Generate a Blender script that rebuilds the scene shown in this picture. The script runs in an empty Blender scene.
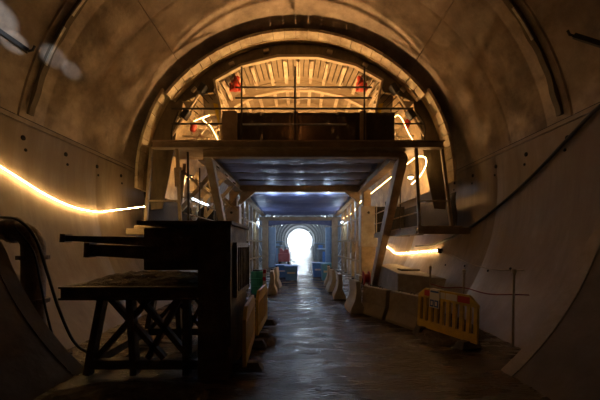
import bpy, math, random
from mathutils import Vector, Matrix
random.seed(7)
S = bpy.context.scene
COL = S.collection
EYE = 2.0
AX, CZ, R = -0.1, 3.66, 5.75      # tunnel axis (x, z) and inner radius
PI = math.pi

# ------------------------------------------------------------------ materials
def mat(name, c1, c2=None, rough=0.7, metal=0.0, scale=4.0, stretch=(1, 1, 1), bump=0.0, bscale=None, emit=None, estr=0.0, rough2=None, mix=(0.35, 0.65), detail=6, grime=None):
    m = bpy.data.materials.new(name); m.use_nodes = True
    nt = m.node_tree; nd = nt.nodes; lk = nt.links
    b = nd['Principled BSDF']
    b.inputs['Roughness'].default_value = rough
    b.inputs['Metallic'].default_value = metal
    b.inputs['Base Color'].default_value = (*c1, 1)
    if c2 is not None or bump or rough2 is not None:
        tc = nd.new('ShaderNodeTexCoord'); mp = nd.new('ShaderNodeMapping')
        mp.inputs['Scale'].default_value = stretch
        lk.new(tc.outputs['Object'], mp.inputs['Vector'])
        n = nd.new('ShaderNodeTexNoise'); n.inputs['Scale'].default_value = scale; n.inputs['Detail'].default_value = detail
        n.inputs['Roughness'].default_value = 0.6
        lk.new(mp.outputs['Vector'], n.inputs['Vector'])
        if c2 is not None:
            r = nd.new('ShaderNodeValToRGB')
            r.color_ramp.elements[0].position = mix[0]; r.color_ramp.elements[0].color = (*c1, 1)
            r.color_ramp.elements[1].position = mix[1]; r.color_ramp.elements[1].color = (*c2, 1)
            lk.new(n.outputs['Fac'], r.inputs['Fac'])
            out = r.outputs['Color']
            if grime is not None:
                n3 = nd.new('ShaderNodeTexNoise'); n3.inputs['Scale'].default_value = 1.8; n3.inputs['Detail'].default_value = 8
                n3.inputs['Roughness'].default_value = 0.65
                lk.new(tc.outputs['Object'], n3.inputs['Vector'])
                r3 = nd.new('ShaderNodeValToRGB'); r3.color_ramp.elements[0].position = 0.4; r3.color_ramp.elements[1].position = 0.68
                lk.new(n3.outputs['Fac'], r3.inputs['Fac'])
                mx = nd.new('ShaderNodeMix'); mx.data_type = 'RGBA'
                lk.new(r3.outputs['Color'], mx.inputs['Factor'])
                lk.new(out, mx.inputs['A']); mx.inputs['B'].default_value = (*grime, 1)
                out = mx.outputs['Result']
            lk.new(out, b.inputs['Base Color'])
        if rough2 is not None:
            mr = nd.new('ShaderNodeMapRange')
            mr.inputs['From Min'].default_value = 0.35; mr.inputs['From Max'].default_value = 0.65
            mr.inputs['To Min'].default_value = rough; mr.inputs['To Max'].default_value = rough2
            lk.new(n.outputs['Fac'], mr.inputs['Value']); lk.new(mr.outputs['Result'], b.inputs['Roughness'])
        if bump:
            n2 = nd.new('ShaderNodeTexNoise'); n2.inputs['Scale'].default_value = bscale or scale * 3; n2.inputs['Detail'].default_value = 5
            lk.new(mp.outputs['Vector'], n2.inputs['Vector'])
            bp = nd.new('ShaderNodeBump'); bp.inputs['Strength'].default_value = bump; bp.inputs['Distance'].default_value = 0.05
            lk.new(n2.outputs['Fac'], bp.inputs['Height']); lk.new(bp.outputs['Normal'], b.inputs['Normal'])
    if emit:
        b.inputs['Emission Color'].default_value = (*emit, 1); b.inputs['Emission Strength'].default_value = estr
    return m

WARM = (1.0, 0.57, 0.23)
M = {
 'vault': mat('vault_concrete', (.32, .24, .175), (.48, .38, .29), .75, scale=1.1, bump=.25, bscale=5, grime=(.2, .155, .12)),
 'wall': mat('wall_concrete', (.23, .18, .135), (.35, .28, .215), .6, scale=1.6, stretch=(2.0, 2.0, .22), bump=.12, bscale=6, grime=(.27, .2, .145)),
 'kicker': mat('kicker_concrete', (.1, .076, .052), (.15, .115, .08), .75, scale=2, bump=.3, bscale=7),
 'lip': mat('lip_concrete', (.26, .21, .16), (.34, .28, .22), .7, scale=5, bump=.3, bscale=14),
 'joint': mat('joint_dark', (.02, .016, .012), None, .9),
 'plug': mat('plug_dark', (.012, .01, .008), None, .9),
 'floor': mat('wet_mud', (.06, .037, .021), (.12, .08, .047), .09, scale=1.3, rough2=.42, bump=.55, bscale=16, stretch=(.6, 2.2, 1), mix=(.3, .7)),
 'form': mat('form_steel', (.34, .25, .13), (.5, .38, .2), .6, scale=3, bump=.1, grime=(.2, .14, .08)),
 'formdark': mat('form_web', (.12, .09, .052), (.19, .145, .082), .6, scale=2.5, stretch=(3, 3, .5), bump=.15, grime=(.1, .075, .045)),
 'timber': mat('pale_timber', (.4, .31, .19), (.5, .4, .26), .7, scale=3, stretch=(1, 6, 6), bump=.1),
 'screen': mat('screen_cloth', (.02, .015, .011), (.035, .027, .019), .9, scale=9),
 'farsteel': mat('far_steel', (.2, .22, .25), (.28, .3, .33), .5, scale=2),
 'ropered': mat('rope_red', (.22, .025, .018), None, .6),
 'panel': mat('vault_panel', (.2, .15, .085), (.27, .205, .12), .7, scale=3, bump=.1),
 'board': mat('stop_end_board', (.5, .41, .27), (.66, .55, .38), .75, scale=4, bump=.15, grime=(.3, .22, .14)),
 'gantry': mat('gantry_steel', (.3, .22, .14), (.44, .33, .22), .6, scale=3, bump=.15, metal=.2),
 'palesteel': mat('pale_steel', (.42, .38, .33), (.52, .47, .41), .6, scale=3, bump=.06, grime=(.34, .27, .2)),
 'rail': mat('rail_steel', (.05, .038, .028), (.09, .07, .05), .55, scale=6, metal=.5),
 'post': mat('post_steel', (.3, .23, .15), (.42, .33, .22), .55, scale=6, metal=.3),
 'net': mat('dark_netting', (.05, .037, .026), (.085, .062, .043), .9, scale=9, bump=.3),
 'tarp': mat('blue_tarp', (.11, .125, .26), (.19, .205, .36), .5, scale=1.5, stretch=(1, 5, 1), bump=.35, bscale=3),
 'red': mat('red_paint', (.5, .045, .02), (.38, .03, .015), .45, scale=8),
 'yellow': mat('yellow_paint', (.85, .6, .02), (.75, .5, .02), .45, scale=6),
 'barrier': mat('yellow_plastic', (.72, .47, .035), (.6, .38, .03), .5, scale=5, grime=(.36, .22, .05)),
 'black': mat('black_rubber', (.015, .013, .012), (.03, .026, .022), .6, scale=8),
 'rubberfoot': mat('grey_rubber', (.07, .06, .05), (.13, .11, .09), .8, scale=6, bump=.3),
 'rust': mat('rusty_steel', (.14, .095, .06), (.24, .165, .1), .65, scale=5, bump=.35, grime=(.055, .04, .028)),
 'rustedge': mat('worn_steel_edge', (.2, .17, .14), (.1, .075, .055), .5, scale=14, metal=.4, bump=.2),
 'spoil': mat('spoil_mud', (.07, .05, .033), (.15, .11, .075), .85, scale=9, bump=.7, bscale=22),
 'conc': mat('barrier_concrete', (.24, .195, .15), (.33, .275, .215), .8, scale=4, bump=.25, bscale=18, grime=(.2, .15, .1)),
 'palebarrier': mat('pale_barrier', (.55, .52, .46), (.66, .62, .55), .6, scale=5, grime=(.36, .31, .25)),
 'white': mat('white_sheet', (.75, .76, .78), (.6, .6, .62), .5, scale=5),
 'signblue': mat('sign_blue', (.03, .09, .32), None, .4),
 'redband': mat('reflective_red', (.5, .02, .02), None, .35),
 'whiteband': mat('reflective_white', (.7, .66, .62), None, .35),
 'blue': mat('blue_container', (.1, .28, .75), (.14, .34, .8), .4, scale=4),
 'paleblue': mat('pale_blue_panel', (.25, .42, .68), (.35, .52, .75), .4, scale=3),
 'sky': mat('light_blue_plastic', (.12, .42, .8), (.16, .5, .85), .4, scale=4),
 'pinkred': mat('machine_red', (.5, .12, .13), (.6, .2, .2), .5, scale=4),
 'teal': mat('teal_plastic', (.03, .3, .25), (.05, .38, .32), .4, scale=4),
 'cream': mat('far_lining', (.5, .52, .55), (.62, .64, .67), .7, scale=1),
 'rope': mat('led_rope', (1, .8, .5), None, .4, emit=(1.0, .6, .22), estr=50),
 'ropedim': mat('led_rope_thin', (1, .8, .5), None, .4, emit=(1.0, .6, .22), estr=13),
 'lens': mat('warm_lens', (1, .8, .5), None, .4, emit=(1.0, .62, .25), estr=14),
 'coollens': mat('cool_lens', (.9, .95, 1), None, .4, emit=(.72, .86, 1.0), estr=18),
 'dimlens': mat('dim_cool_lens', (.9, .95, 1), None, .4, emit=(.6, .75, 1.0), estr=.9),
 'strip': mat('metal_strip', (.62, .58, .5), (.4, .36, .3), .4, metal=.6, scale=6),
}

def see_through(m, col, amt):
    nt = m.node_tree; out = nt.nodes['Material Output']; b = nt.nodes['Principled BSDF']
    tr = nt.nodes.new('ShaderNodeBsdfTranslucent'); tr.inputs['Color'].default_value = (*col, 1)
    mx = nt.nodes.new('ShaderNodeMixShader'); mx.inputs['Fac'].default_value = amt
    nt.links.new(b.outputs['BSDF'], mx.inputs[1]); nt.links.new(tr.outputs['BSDF'], mx.inputs[2]); nt.links.new(mx.outputs['Shader'], out.inputs['Surface'])
see_through(M['net'], (.1, .07, .045), .25)

# ------------------------------------------------------------------ mesh builder
def beam_matrix(p, q, up=(0, 0, 1)):
    p, q = Vector(p), Vector(q); d = (q - p); L = d.length; d.normalize()
    u = Vector(up)
    if abs(d.dot(u)) > .98: u = Vector((1, 0, 0)) if abs(d.x) < .9 else Vector((0, 1, 0))
    s = d.cross(u).normalized(); u = s.cross(d).normalized()
    return p, d, s, u, L

class MB:
    def __init__(self): self.v = []; self.f = []; self.mi = []; self.cur = 0; self.sm = []
    def face(self, idx, smooth=False): self.f.append(idx); self.mi.append(self.cur); self.sm.append(smooth)
    def hexa(self, pts):
        b = len(self.v); self.v += [tuple(p) for p in pts]
        for q in ((3, 2, 1, 0), (4, 5, 6, 7), (0, 1, 5, 4), (1, 2, 6, 5), (2, 3, 7, 6), (3, 0, 4, 7)): self.face([b + i for i in q])
        return self
    def box(self, x0, x1, y0, y1, z0, z1):
        return self.hexa([(x0, y0, z0), (x1, y0, z0), (x1, y1, z0), (x0, y1, z0), (x0, y0, z1), (x1, y0, z1), (x1, y1, z1), (x0, y1, z1)])
    def beam(self, p, q, w, h, up=(0, 0, 1), w2=None, h2=None):
        p, d, s, u, L = beam_matrix(p, q, up); q = Vector(q)
        w2 = w if w2 is None else w2; h2 = h if h2 is None else h2
        c = []
        for o, a, b in ((p, w, h), (q, w2, h2)):
            for i, j in ((-1, -1), (1, -1), (1, 1), (-1, 1)): c.append(o + s * (i * a / 2) + u * (j * b / 2))
        return self.hexa(c)
    def ibeam(self, p, q, w, h, t=.03, up=(0, 0, 1)):
        P, d, s, u, L = beam_matrix(p, q, up); Q = Vector(q)
        self.beam(P + u * (h - t) / 2, Q + u * (h - t) / 2, w, t, u); self.beam(P - u * (h - t) / 2, Q - u * (h - t) / 2, w, t, u)
        return self.beam(P, Q, t, h - 2 * t, u)
    def tube(self, pts, r, n=8, cap=True):
        pts = [Vector(p) for p in pts]; b0 = len(self.v); prev = None
        rr = r if isinstance(r, (list, tuple)) else [r] * len(pts)
        for i, p in enumerate(pts):
            d = (pts[min(i + 1, len(pts) - 1)] - pts[max(i - 1, 0)]).normalized()
            if prev is None:
                s = d.orthogonal().normalized()
            else:
                s = (prev - d * prev.dot(d)).normalized()
            prev = s; t = d.cross(s)
            for k in range(n):
                a = 2 * PI * k / n; self.v.append(tuple(p + (s * math.cos(a) + t * math.sin(a)) * rr[i]))
        for i in range(len(pts) - 1):
            for k in range(n):
                k2 = (k + 1) % n
                self.face([b0 + i * n + k, b0 + i * n + k2, b0 + (i + 1) * n + k2, b0 + (i + 1) * n + k], True)
        if cap:
            self.face([b0 + k for k in range(n)][::-1]); self.face([b0 + (len(pts) - 1) * n + k for k in range(n)])
        return self
    def prism(self, poly, y0, y1):
        """poly: list of (x, z); extruded along y"""
        b = len(self.v); n = len(poly)
        self.v += [(x, y0, z) for x, z in poly] + [(x, y1, z) for x, z in poly]
        self.face(list(range(b, b + n))); self.face(list(range(b + n, b + 2 * n))[::-1])
        for i in range(n):
            j = (i + 1) % n; self.face([b + j, b + i, b + n + i, b + n + j])
        return self
    def prism_x(self, poly, x0, x1):
        """poly: list of (y, z); extruded along x"""
        b = len(self.v); n = len(poly)
        self.v += [(x0, y, z) for y, z in poly] + [(x1, y, z) for y, z in poly]
        self.face(list(range(b, b + n))[::-1]); self.face(list(range(b + n, b + 2 * n)))
        for i in range(n):
            j = (i + 1) % n; self.face([b + i, b + j, b + n + j, b + n + i])
        return self
    def arc(self, cx, cz, r0, r1, a0, a1, n, y0, y1, gap=0.0):
        """r0, r1 numbers or functions of angle (degrees)"""
        f0 = r0 if callable(r0) else (lambda a: r0); f1 = r1 if callable(r1) else (lambda a: r1)
        for i in range(n):
            A, B = a0 + (a1 - a0) * (i + gap) / n, a0 + (a1 - a0) * (i + 1 - gap) / n
            c = []
            for y in (y0, y1):
                for a, f in ((A, f0), (B, f0), (B, f1), (A, f1)):
                    t = math.radians(a); c.append((cx + f(a) * math.cos(t), y, cz + f(a) * math.sin(t)))
            self.hexa(c)
        return self
    def grid(self, pts, smooth=True):
        b = len(self.v); nr, nc = len(pts), len(pts[0])
        for r in pts: self.v += [tuple(p) for p in r]
        for i in range(nr - 1):
            for j in range(nc - 1):
                self.face([b + i * nc + j, b + i * nc + j + 1, b + (i + 1) * nc + j + 1, b + (i + 1) * nc + j], smooth)
        return self
    def lathe(self, c, axis, prof, n=16):
        """prof: list of (t along axis, radius)"""
        c = Vector(c); a = Vector(axis).normalized()
        return self.tube_rings([(c + a * t, r) for t, r in prof], a, n)
    def tube_rings(self, rings, a, n):
        s = a.orthogonal().normalized(); t = a.cross(s); b = len(self.v)
        for p, r in rings:
            for k in range(n):
                w = 2 * PI * k / n; self.v.append(tuple(p + (s * math.cos(w) + t * math.sin(w)) * r))
        for i in range(len(rings) - 1):
            for k in range(n):
                k2 = (k + 1) % n; self.face([b + i * n + k, b + i * n + k2, b + (i + 1) * n + k2, b + (i + 1) * n + k])
        self.face([b + k for k in range(n)][::-1]); self.face([b + (len(rings) - 1) * n + k for k in range(n)])
        return self
    def build(self, name, m, parent=None, bevel=0.0):
        me = bpy.data.meshes.new(name)
        off = Vector((0, 0, 0))
        p = parent
        while p is not None: off += p.location; p = p.parent
        me.from_pydata([tuple(Vector(v) - off) for v in self.v], [], self.f)
        for x in (m if isinstance(m, (list, tuple)) else [m]): me.materials.append(M[x])
        for i, p in enumerate(me.polygons): p.material_index = self.mi[i]; p.use_smooth = self.sm[i]
        import bmesh
        bm = bmesh.new(); bm.from_mesh(me); bmesh.ops.recalc_face_normals(bm, faces=bm.faces); bm.to_mesh(me); bm.free()
        if any(self.sm): me.set_sharp_from_angle(angle=math.radians(35))
        o = bpy.data.objects.new(name, me); COL.objects.link(o)
        if parent: o.parent = parent
        if bevel:
            b = o.modifiers.new('bevel', 'BEVEL'); b.width = bevel; b.segments = 2; b.limit_method = 'ANGLE'
        return o

def tag(o, label=None, cat=None, group=None, kind=None):
    if label: o['label'] = label
    if cat: o['category'] = cat
    if group: o['group'] = group
    if kind: o['kind'] = kind
    return o
def thing(name, loc, label, cat, group=None):
    o = bpy.data.objects.new(name, None); COL.objects.link(o); o.location = loc; o.empty_display_size = .2
    return tag(o, label, cat, group)
def struct(mb, name, m, label, cat):
    return tag(mb.build(name, m), label, cat, None, 'structure')
def copy_tree(o, parent=None):
    c = o.copy(); COL.objects.link(c)
    if parent: c.parent = parent
    for ch in list(o.children): copy_tree(ch, c)
    return c
def wx(z, side, r=R, off=0.0):
    return AX + side * (math.sqrt(max(0.0, r * r - (z - CZ) ** 2)) - off)
def smooth_path(pts, n=8):
    """Catmull-Rom through pts"""
    P = [Vector(p) for p in pts]; P = [P[0] * 2 - P[1]] + P + [P[-1] * 2 - P[-2]]; out = []
    for i in range(1, len(P) - 2):
        for k in range(n):
            t = k / n; a, b, c, d = P[i - 1], P[i], P[i + 1], P[i + 2]
            out.append(.5 * ((2 * b) + (c - a) * t + (2 * a - 5 * b + 4 * c - d) * t * t + (3 * b - a - 3 * c + d) * t ** 3))
    out.append(P[-2]); return out

# ------------------------------------------------------------------ the tunnel
Y_BACK, Y_END = -6.0, 150.0
FZ = math.degrees(math.asin(-CZ / R))          # angle where the lining meets the floor (right)
SEAM = math.degrees(math.asin((4.66 - CZ) / R))
def lining(mb, a0, a1, seams, rings):
    da = .12
    A = set()
    n = max(2, int((a1 - a0) / 2.5))
    for i in range(n + 1): A.add(round(a0 + (a1 - a0) * i / n, 4))
    for s in seams:
        for d in (-da * 1.5, -da, da, da * 1.5): A.add(round(s + d, 4))
    A = sorted(a for a in A if a0 - .001 <= a <= a1 + .001)
    Y = {Y_BACK, 0, 2, 4, 8, 10, 12, 16, 20, 24, 30, 40, 60, 80, Y_END}
    for r in rings:
        for d in (-.035, -.02, .02, .035): Y.add(round(r + d, 4))
    Y = sorted(Y)
    def rad(a, y):
        g = any(abs(a - s) <= da + .01 for s in seams) or any(abs(y - r) <= .021 for r in rings)
        if not g: return R
        return R + (.035 if any(abs(a - s) <= da + .01 for s in seams) else .03 if abs(y - 6.12) < .1 else .008)
    return mb.grid([[(AX + rad(a, y) * math.cos(math.radians(a)), y, CZ + rad(a, y) * math.sin(math.radians(a))) for a in A] for y in Y])
RINGS = (6.12, 6.75, 7.9, 12.5, 18.0, 26.5, 32, 38, 44, 50, 56, 62, 70)
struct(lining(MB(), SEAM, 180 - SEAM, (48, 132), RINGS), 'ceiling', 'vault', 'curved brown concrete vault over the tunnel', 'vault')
def wall(side):
    mb = MB()
    if side > 0: lining(mb, FZ - 2, SEAM - .15, (SEAM - 1.2,), (8.6, 14.5))
    else: lining(mb, 180 - SEAM + .15, 182 - FZ, (180 - SEAM + 1.2,), (8.6, 14.5))
    mb.cur = 1
    for k, (z, y0) in enumerate(((4.25, 6.3), (4.02, 6.3))):     # rows of tie holes below the seam
        for i in range(6):
            y = y0 + 1.15 * i + (.08 * k)
            x = wx(z, side, R, .012)
            nrm = Vector((AX - x, 0, CZ - z)).normalized()
            mb.lathe((x, y, z), nrm, [(-.02, .055 - .02 * k), (.0, .055 - .02 * k), (.006, .04 - .015 * k)], 10)
    if side > 0:
        for y, z in ((8.2, 1.3), (9.4, 1.35), (10.6, 1.3), (7.4, 1.42), (8.9, 2.95)):
            x = wx(z, side, R, .012); nrm = Vector((AX - x, 0, CZ - z)).normalized()
            mb.lathe((x, y, z), nrm, [(-.02, .04), (.006, .03)], 10)
    return mb
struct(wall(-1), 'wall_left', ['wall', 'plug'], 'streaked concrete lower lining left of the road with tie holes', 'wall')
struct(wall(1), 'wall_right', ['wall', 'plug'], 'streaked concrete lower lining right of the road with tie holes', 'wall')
mb = MB(); mb.arc(AX, CZ, .01, R + .2, 0, 360, 48, Y_BACK - .2, Y_BACK)  # unseen end wall, added to keep world light out
struct(mb, 'wall_back', 'vault', 'added unseen end wall shutting out sky light behind the viewpoint', 'wall')

# near kicker: thicker invert pour that ends about 4.85 m ahead
def krad(z):
    t = min(1, max(0, (z - 1.9) / 1.5)); t = t * t * (3 - 2 * t); return 4.98 + (R - 4.98 + .02) * t
def kick(side, y0, y1, extra=0.0):
    mb = MB(); prof = []
    for i in range(25):
        z = -.05 + 3.55 * i / 24; prof.append(z)
    r_in = [[(wx(z, side, krad(z) - extra), y, z) for z in prof] for y in (y0, (y0 + y1) / 2, y1)]
    mb.grid(r_in)
    mb.grid([[(wx(z, side, krad(z) - extra), y1, z) for z in prof], [(wx(z, side, R + .05), y1, z) for z in prof]], False)
    return mb
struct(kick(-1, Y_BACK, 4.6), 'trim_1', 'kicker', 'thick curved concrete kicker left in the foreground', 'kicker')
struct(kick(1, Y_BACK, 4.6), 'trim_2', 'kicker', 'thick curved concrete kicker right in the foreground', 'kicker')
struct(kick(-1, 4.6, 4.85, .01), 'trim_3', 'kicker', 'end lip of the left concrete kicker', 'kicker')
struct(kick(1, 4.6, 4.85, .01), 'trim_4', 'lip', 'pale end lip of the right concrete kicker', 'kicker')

# joint strip around the vault
def rag(a): return R - .07 - .025 * math.sin(a * .7) * math.sin(a * .23 + 1)
mb = MB(); mb.arc(AX, CZ, rag, R + .01, SEAM + 1, 179 - SEAM, 90, 6.3, 6.42)
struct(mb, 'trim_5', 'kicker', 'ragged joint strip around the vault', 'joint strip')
mb = MB()
for a0, a1 in ((137, 146), (149, 158), (28, 36)): mb.arc(AX, CZ, R - .13, R - .1, a0, a1, 8, 6.26, 6.31)
o = struct(mb, 'trim_6', 'strip', 'bare metal water stop showing along the vault joint', 'joint strip')

mb = MB()
for c in (SEAM, 180 - SEAM): mb.arc(AX, CZ, R + .03, R + .12, c - 1, c + 1, 2, Y_BACK, Y_END)
struct(mb, 'trim_40', 'joint', 'dark seam between vault and lower lining', 'seam')

# floor
def hnoise(x, y):
    from mathutils import noise
    rut = .035 * math.exp(-((x - 1.15) / .35) ** 2) + .03 * math.exp(-((x + .45) / .3) ** 2)
    return (.028 * noise.noise(Vector((x * .9, y * .6, 0))) + .014 * noise.noise(Vector((x * 3.1, y * 6.5, 3)))
            + .008 * noise.noise(Vector((x * 6, y * 14, 9)))) * 1.0 - rut
xs = [-4.6 + 9.2 * i / 100 for i in range(101)]
ys = [Y_BACK, -2, 1] + [2 + .07 * i for i in range(260)] + [21 + i for i in range(20)] + [45, 60, 80, 151]
mb = MB(); mb.grid([[(x, y, -.02 + (hnoise(x, y) if 2 < y < 40 else 0)) for x in xs] for y in ys])
struct(mb, 'floor', 'floor', 'wet muddy ridged roadway floor of the tunnel', 'floor')

# far steel ribs of the tunnel beyond the formwork
k = 7
for y in (30, 34, 38, 42, 46, 50, 55, 60, 66, 72, 80, 90, 105, 125):
    mb = MB(); mb.arc(AX, CZ, R - .42, R + .01, FZ, 180 - FZ, 40, y, y + .45)
    struct(mb, 'trim_%d' % k, 'farsteel', 'pale arch rib of the far tunnel, %d metres in' % y, 'arch rib'); k += 1
for a in (20, 45, 62, 80, 100, 118, 135, 160):
    mb = MB(); mb.arc(AX, CZ, R - .2, R + .01, a - .9, a + .9, 1, 29.8, 148)
    struct(mb, 'trim_%d' % k, 'farsteel', 'steel stringer running along the far tunnel at %d degrees' % a, 'stringer'); k += 1
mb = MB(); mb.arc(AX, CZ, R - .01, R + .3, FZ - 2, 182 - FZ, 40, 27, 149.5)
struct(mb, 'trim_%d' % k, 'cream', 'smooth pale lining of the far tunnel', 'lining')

# ------------------------------------------------------------------ formwork shell
Y0 = 9.75; K = Y0 / 300
def fx(px): return (px - 300) * K
def fz(py): return EYE + (245 - py) * K
YF = 24.5
FA = -.14
shell = thing('formwork_shell', (FA, Y0, 4.0), 'arched steel and timber formwork shell filling the tunnel vault', 'formwork')
mb = MB(); mb.arc(FA, CZ, 5.24, 5.31, 38, 142, 52, Y0 + .3, YF); mb.build('arch_skin', 'form', shell)
mb = MB(); mb.arc(FA, CZ, 5.26, 5.35, 37.5, 142.5, 26, Y0 - .06, Y0 + .34, .03); mb.build('stop_end', 'board', shell)
def rlow(a): 
    t = min(1, max(0, (a - 4) / 34)); return 5.22 + .3 * t
for sgn in (1, -1):
    f = (lambda a: rlow(a)) if sgn > 0 else (lambda a: rlow(180 - a))
    a0, a1 = (4.5, 38.5) if sgn > 0 else (141.5, 178)
    g = lambda a, f=f: f(a) - .09
    g2 = lambda a, f=f: f(a) - .09
    mb = MB(); mb.arc(FA, CZ, g2, f, a0, a1, 18, Y0 + .3, YF); mb.build('side_skin', 'form', shell)
    mb = MB(); mb.arc(FA, CZ, g, f, a0, a1, 8, Y0 - .04, Y0 + .34, .025); mb.build('side_stop_end', 'board', shell)

YI = Y0 + .36; KI = YI / 300
def gx(px): return (px - 300) * KI
def gz(py): return EYE + (245 - py) * KI
# web plate behind the rim, polygon inner edge
inner = [(160, 208), (167, 175), (171, 150), (172, 143), (174, 130), (179, 115), (181, 100), (200, 91), (212, 89), (214, 79), (241, 64), (278, 55)]
inner = [(gx(x), gz(y)) for x, y in inner]
CXM = -.06
inner = inner + [(2 * CXM - x, z) for x, z in reversed(inner)]
def web_strip(mb, y, thick=.04):
    n = len(inner)
    for i in range(n - 1):
        for s in range(4):
            q = []
            for t in (s / 4, (s + 1) / 4):
                x = inner[i][0] + (inner[i + 1][0] - inner[i][0]) * t; z = inner[i][1] + (inner[i + 1][1] - inner[i][1]) * t
                a = math.atan2(z - CZ, x - FA)
                ro = 5.25 if math.radians(38) < a < math.radians(142) else (rlow(math.degrees(a)) if a < 1.57 else rlow(180 - math.degrees(a))) - .08
                q.append(((x, z), (FA + ro * math.cos(a), CZ + ro * math.sin(a))))
            (i0, o0), (i1, o1) = q
            mb.hexa([(i0[0], y, i0[1]), (i1[0], y, i1[1]), (o1[0], y, o1[1]), (o0[0], y, o0[1]),
                     (i0[0], y + thick, i0[1]), (i1[0], y + thick, i1[1]), (o1[0], y + thick, o1[1]), (o0[0], y + thick, o0[1])])
    return mb
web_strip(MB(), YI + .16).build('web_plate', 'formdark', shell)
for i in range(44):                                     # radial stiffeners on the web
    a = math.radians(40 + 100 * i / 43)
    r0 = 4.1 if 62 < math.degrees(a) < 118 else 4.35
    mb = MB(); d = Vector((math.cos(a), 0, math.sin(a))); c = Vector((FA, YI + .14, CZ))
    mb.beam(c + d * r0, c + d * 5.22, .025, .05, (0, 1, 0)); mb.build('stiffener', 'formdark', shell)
for px, py in ((193, 88), (231, 62), (266, 49), (330, 50), (366, 63), (404, 88), (176, 118), (420, 118)):   # pale cleats
    x, z = gx(px), gz(py); a = math.atan2(z - CZ, x - FA); t = Vector((-math.sin(a), 0, math.cos(a))); c = Vector((x, YI + .1, z))
    mb = MB(); mb.beam(c - t * .1, c + t * .1, .12, .09, (0, 1, 0)); mb.build('cleat', 'board', shell, .03)

# polygonal inner vault
poly = [(222, 150), (220, 108), (214, 80), (241, 65), (278, 56)]
poly = [(gx(x), gz(y)) for x, y in poly]; poly += [(2 * CXM - x, z) for x, z in reversed(poly)]
def offset(p, d):
    cx, cz = CXM, 6.0; out = []
    for x, z in p:
        v = Vector((x - cx, z - cz)); l = v.length; out.append((cx + v.x * (l + d) / l, cz + v.y * (l + d) / l))
    return out
po, pi_ = offset(poly, .06), offset(poly, -.16)
def ring_poly(mb, pa, pb, y0, y1):
    for i in range(len(pa) - 1):
        mb.hexa([(pa[i][0], y0, pa[i][1]), (pa[i + 1][0], y0, pa[i + 1][1]), (pb[i + 1][0], y0, pb[i + 1][1]), (pb[i][0], y0, pb[i][1]),
                 (pa[i][0], y1, pa[i][1]), (pa[i + 1][0], y1, pa[i + 1][1]), (pb[i + 1][0], y1, pb[i + 1][1]), (pb[i][0], y1, pb[i][1])])
    return mb
for i in range(len(poly) - 1):
    if i in (0, 8): continue
    mb = MB(); ring_poly(mb, poly[i:i + 2], po[i:i + 2], YI + .05, YF); mb.build('vault_panel', 'panel', shell)
ring_poly(MB(), offset(poly, -.05), offset(poly, .05), YI - .02, YI + .12).build('vault_rim', 'timber', shell, .01)
for y in (11.64, 13.5, 15.3, 17.1, 18.9, 20.7, 22.5):
    mb = MB(); ring_poly(mb, offset(poly, -.36), poly, y, y + .1); ring_poly(mb, offset(poly, -.4), offset(poly, -.34), y - .03, y + .12)
    mb.build('cross_frame', 'timber', shell)
for i in range(1, len(poly) - 2):
    a, b = Vector(poly[i]), Vector(poly[i + 1]); L = (b - a).length; n = max(1, int(L / .45))
    nn = Vector((CXM, 6.0)) - (a + b) / 2; nn.normalize()
    perp = Vector((b.y - a.y, a.x - b.x)).normalized()
    if perp.dot(nn) < 0: perp = -perp
    for k in range(n):
        if i in (2 - 1, 7): 
            pass
        c = a + (b - a) * ((k + .5) / n) + perp * .05
        mb = MB(); mb.beam((c.x, YI + .12, c.y), (c.x, YF, c.y), .13, .12, (perp.x, 0, perp.y)); mb.build('vault_rib', 'board', shell)

# frames in the side bays
def bar(mb, a, b, y, w=.12, d=.1):
    mb.beam((gx(a[0]), y, gz(a[1])), (gx(b[0]), y, gz(b[1])), w, d, (0, 1, 0))
for j, y in enumerate((10.6, 11.6, 13.0, 14.6, 16.2, 17.8)):
    for s in (0, 1):
        mir = (lambda p: p) if s == 0 else (lambda p: (2 * (300 + CXM / KI) - p[0], p[1]))
        B = lambda mb, a, b, w=.12, d=.1: bar(mb, mir(a), mir(b), y, w, d)
        mb = MB()
        if j: B(mb, (219, 143), (196, 108), .13); B(mb, (174, 143), (205, 112), .1); B(mb, (172, 125), (221, 141), .1); B(mb, (183, 110), (221, 112), .1)
        else:
            B(mb, (221, 112), (203, 92), .08)
            for p, q, w_ in (((186, 142), (207, 114), .06), ((204, 142), (186, 116), .06), ((219, 142), (199, 114), .09), ((177, 131), (219, 133), .05), ((195, 142), (219, 116), .05)):
                b3 = MB(); B(b3, p, q, w_, .06); b3.build('bay_brace', 'board', shell)
        mb.build('bay_brace', 'timber', shell)
        if j and s == 0:
            mb = MB(); B(mb, (206, 155), (163, 205), .16); B(mb, (165, 160), (200, 190), .1); B(mb, (168, 152), (163, 204), .12); mb.build('lower_brace', 'form', shell)
            mb = MB(); B(mb, (160, 156), (161, 178), .3, .03); mb.build('gusset', 'timber', shell)
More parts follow.
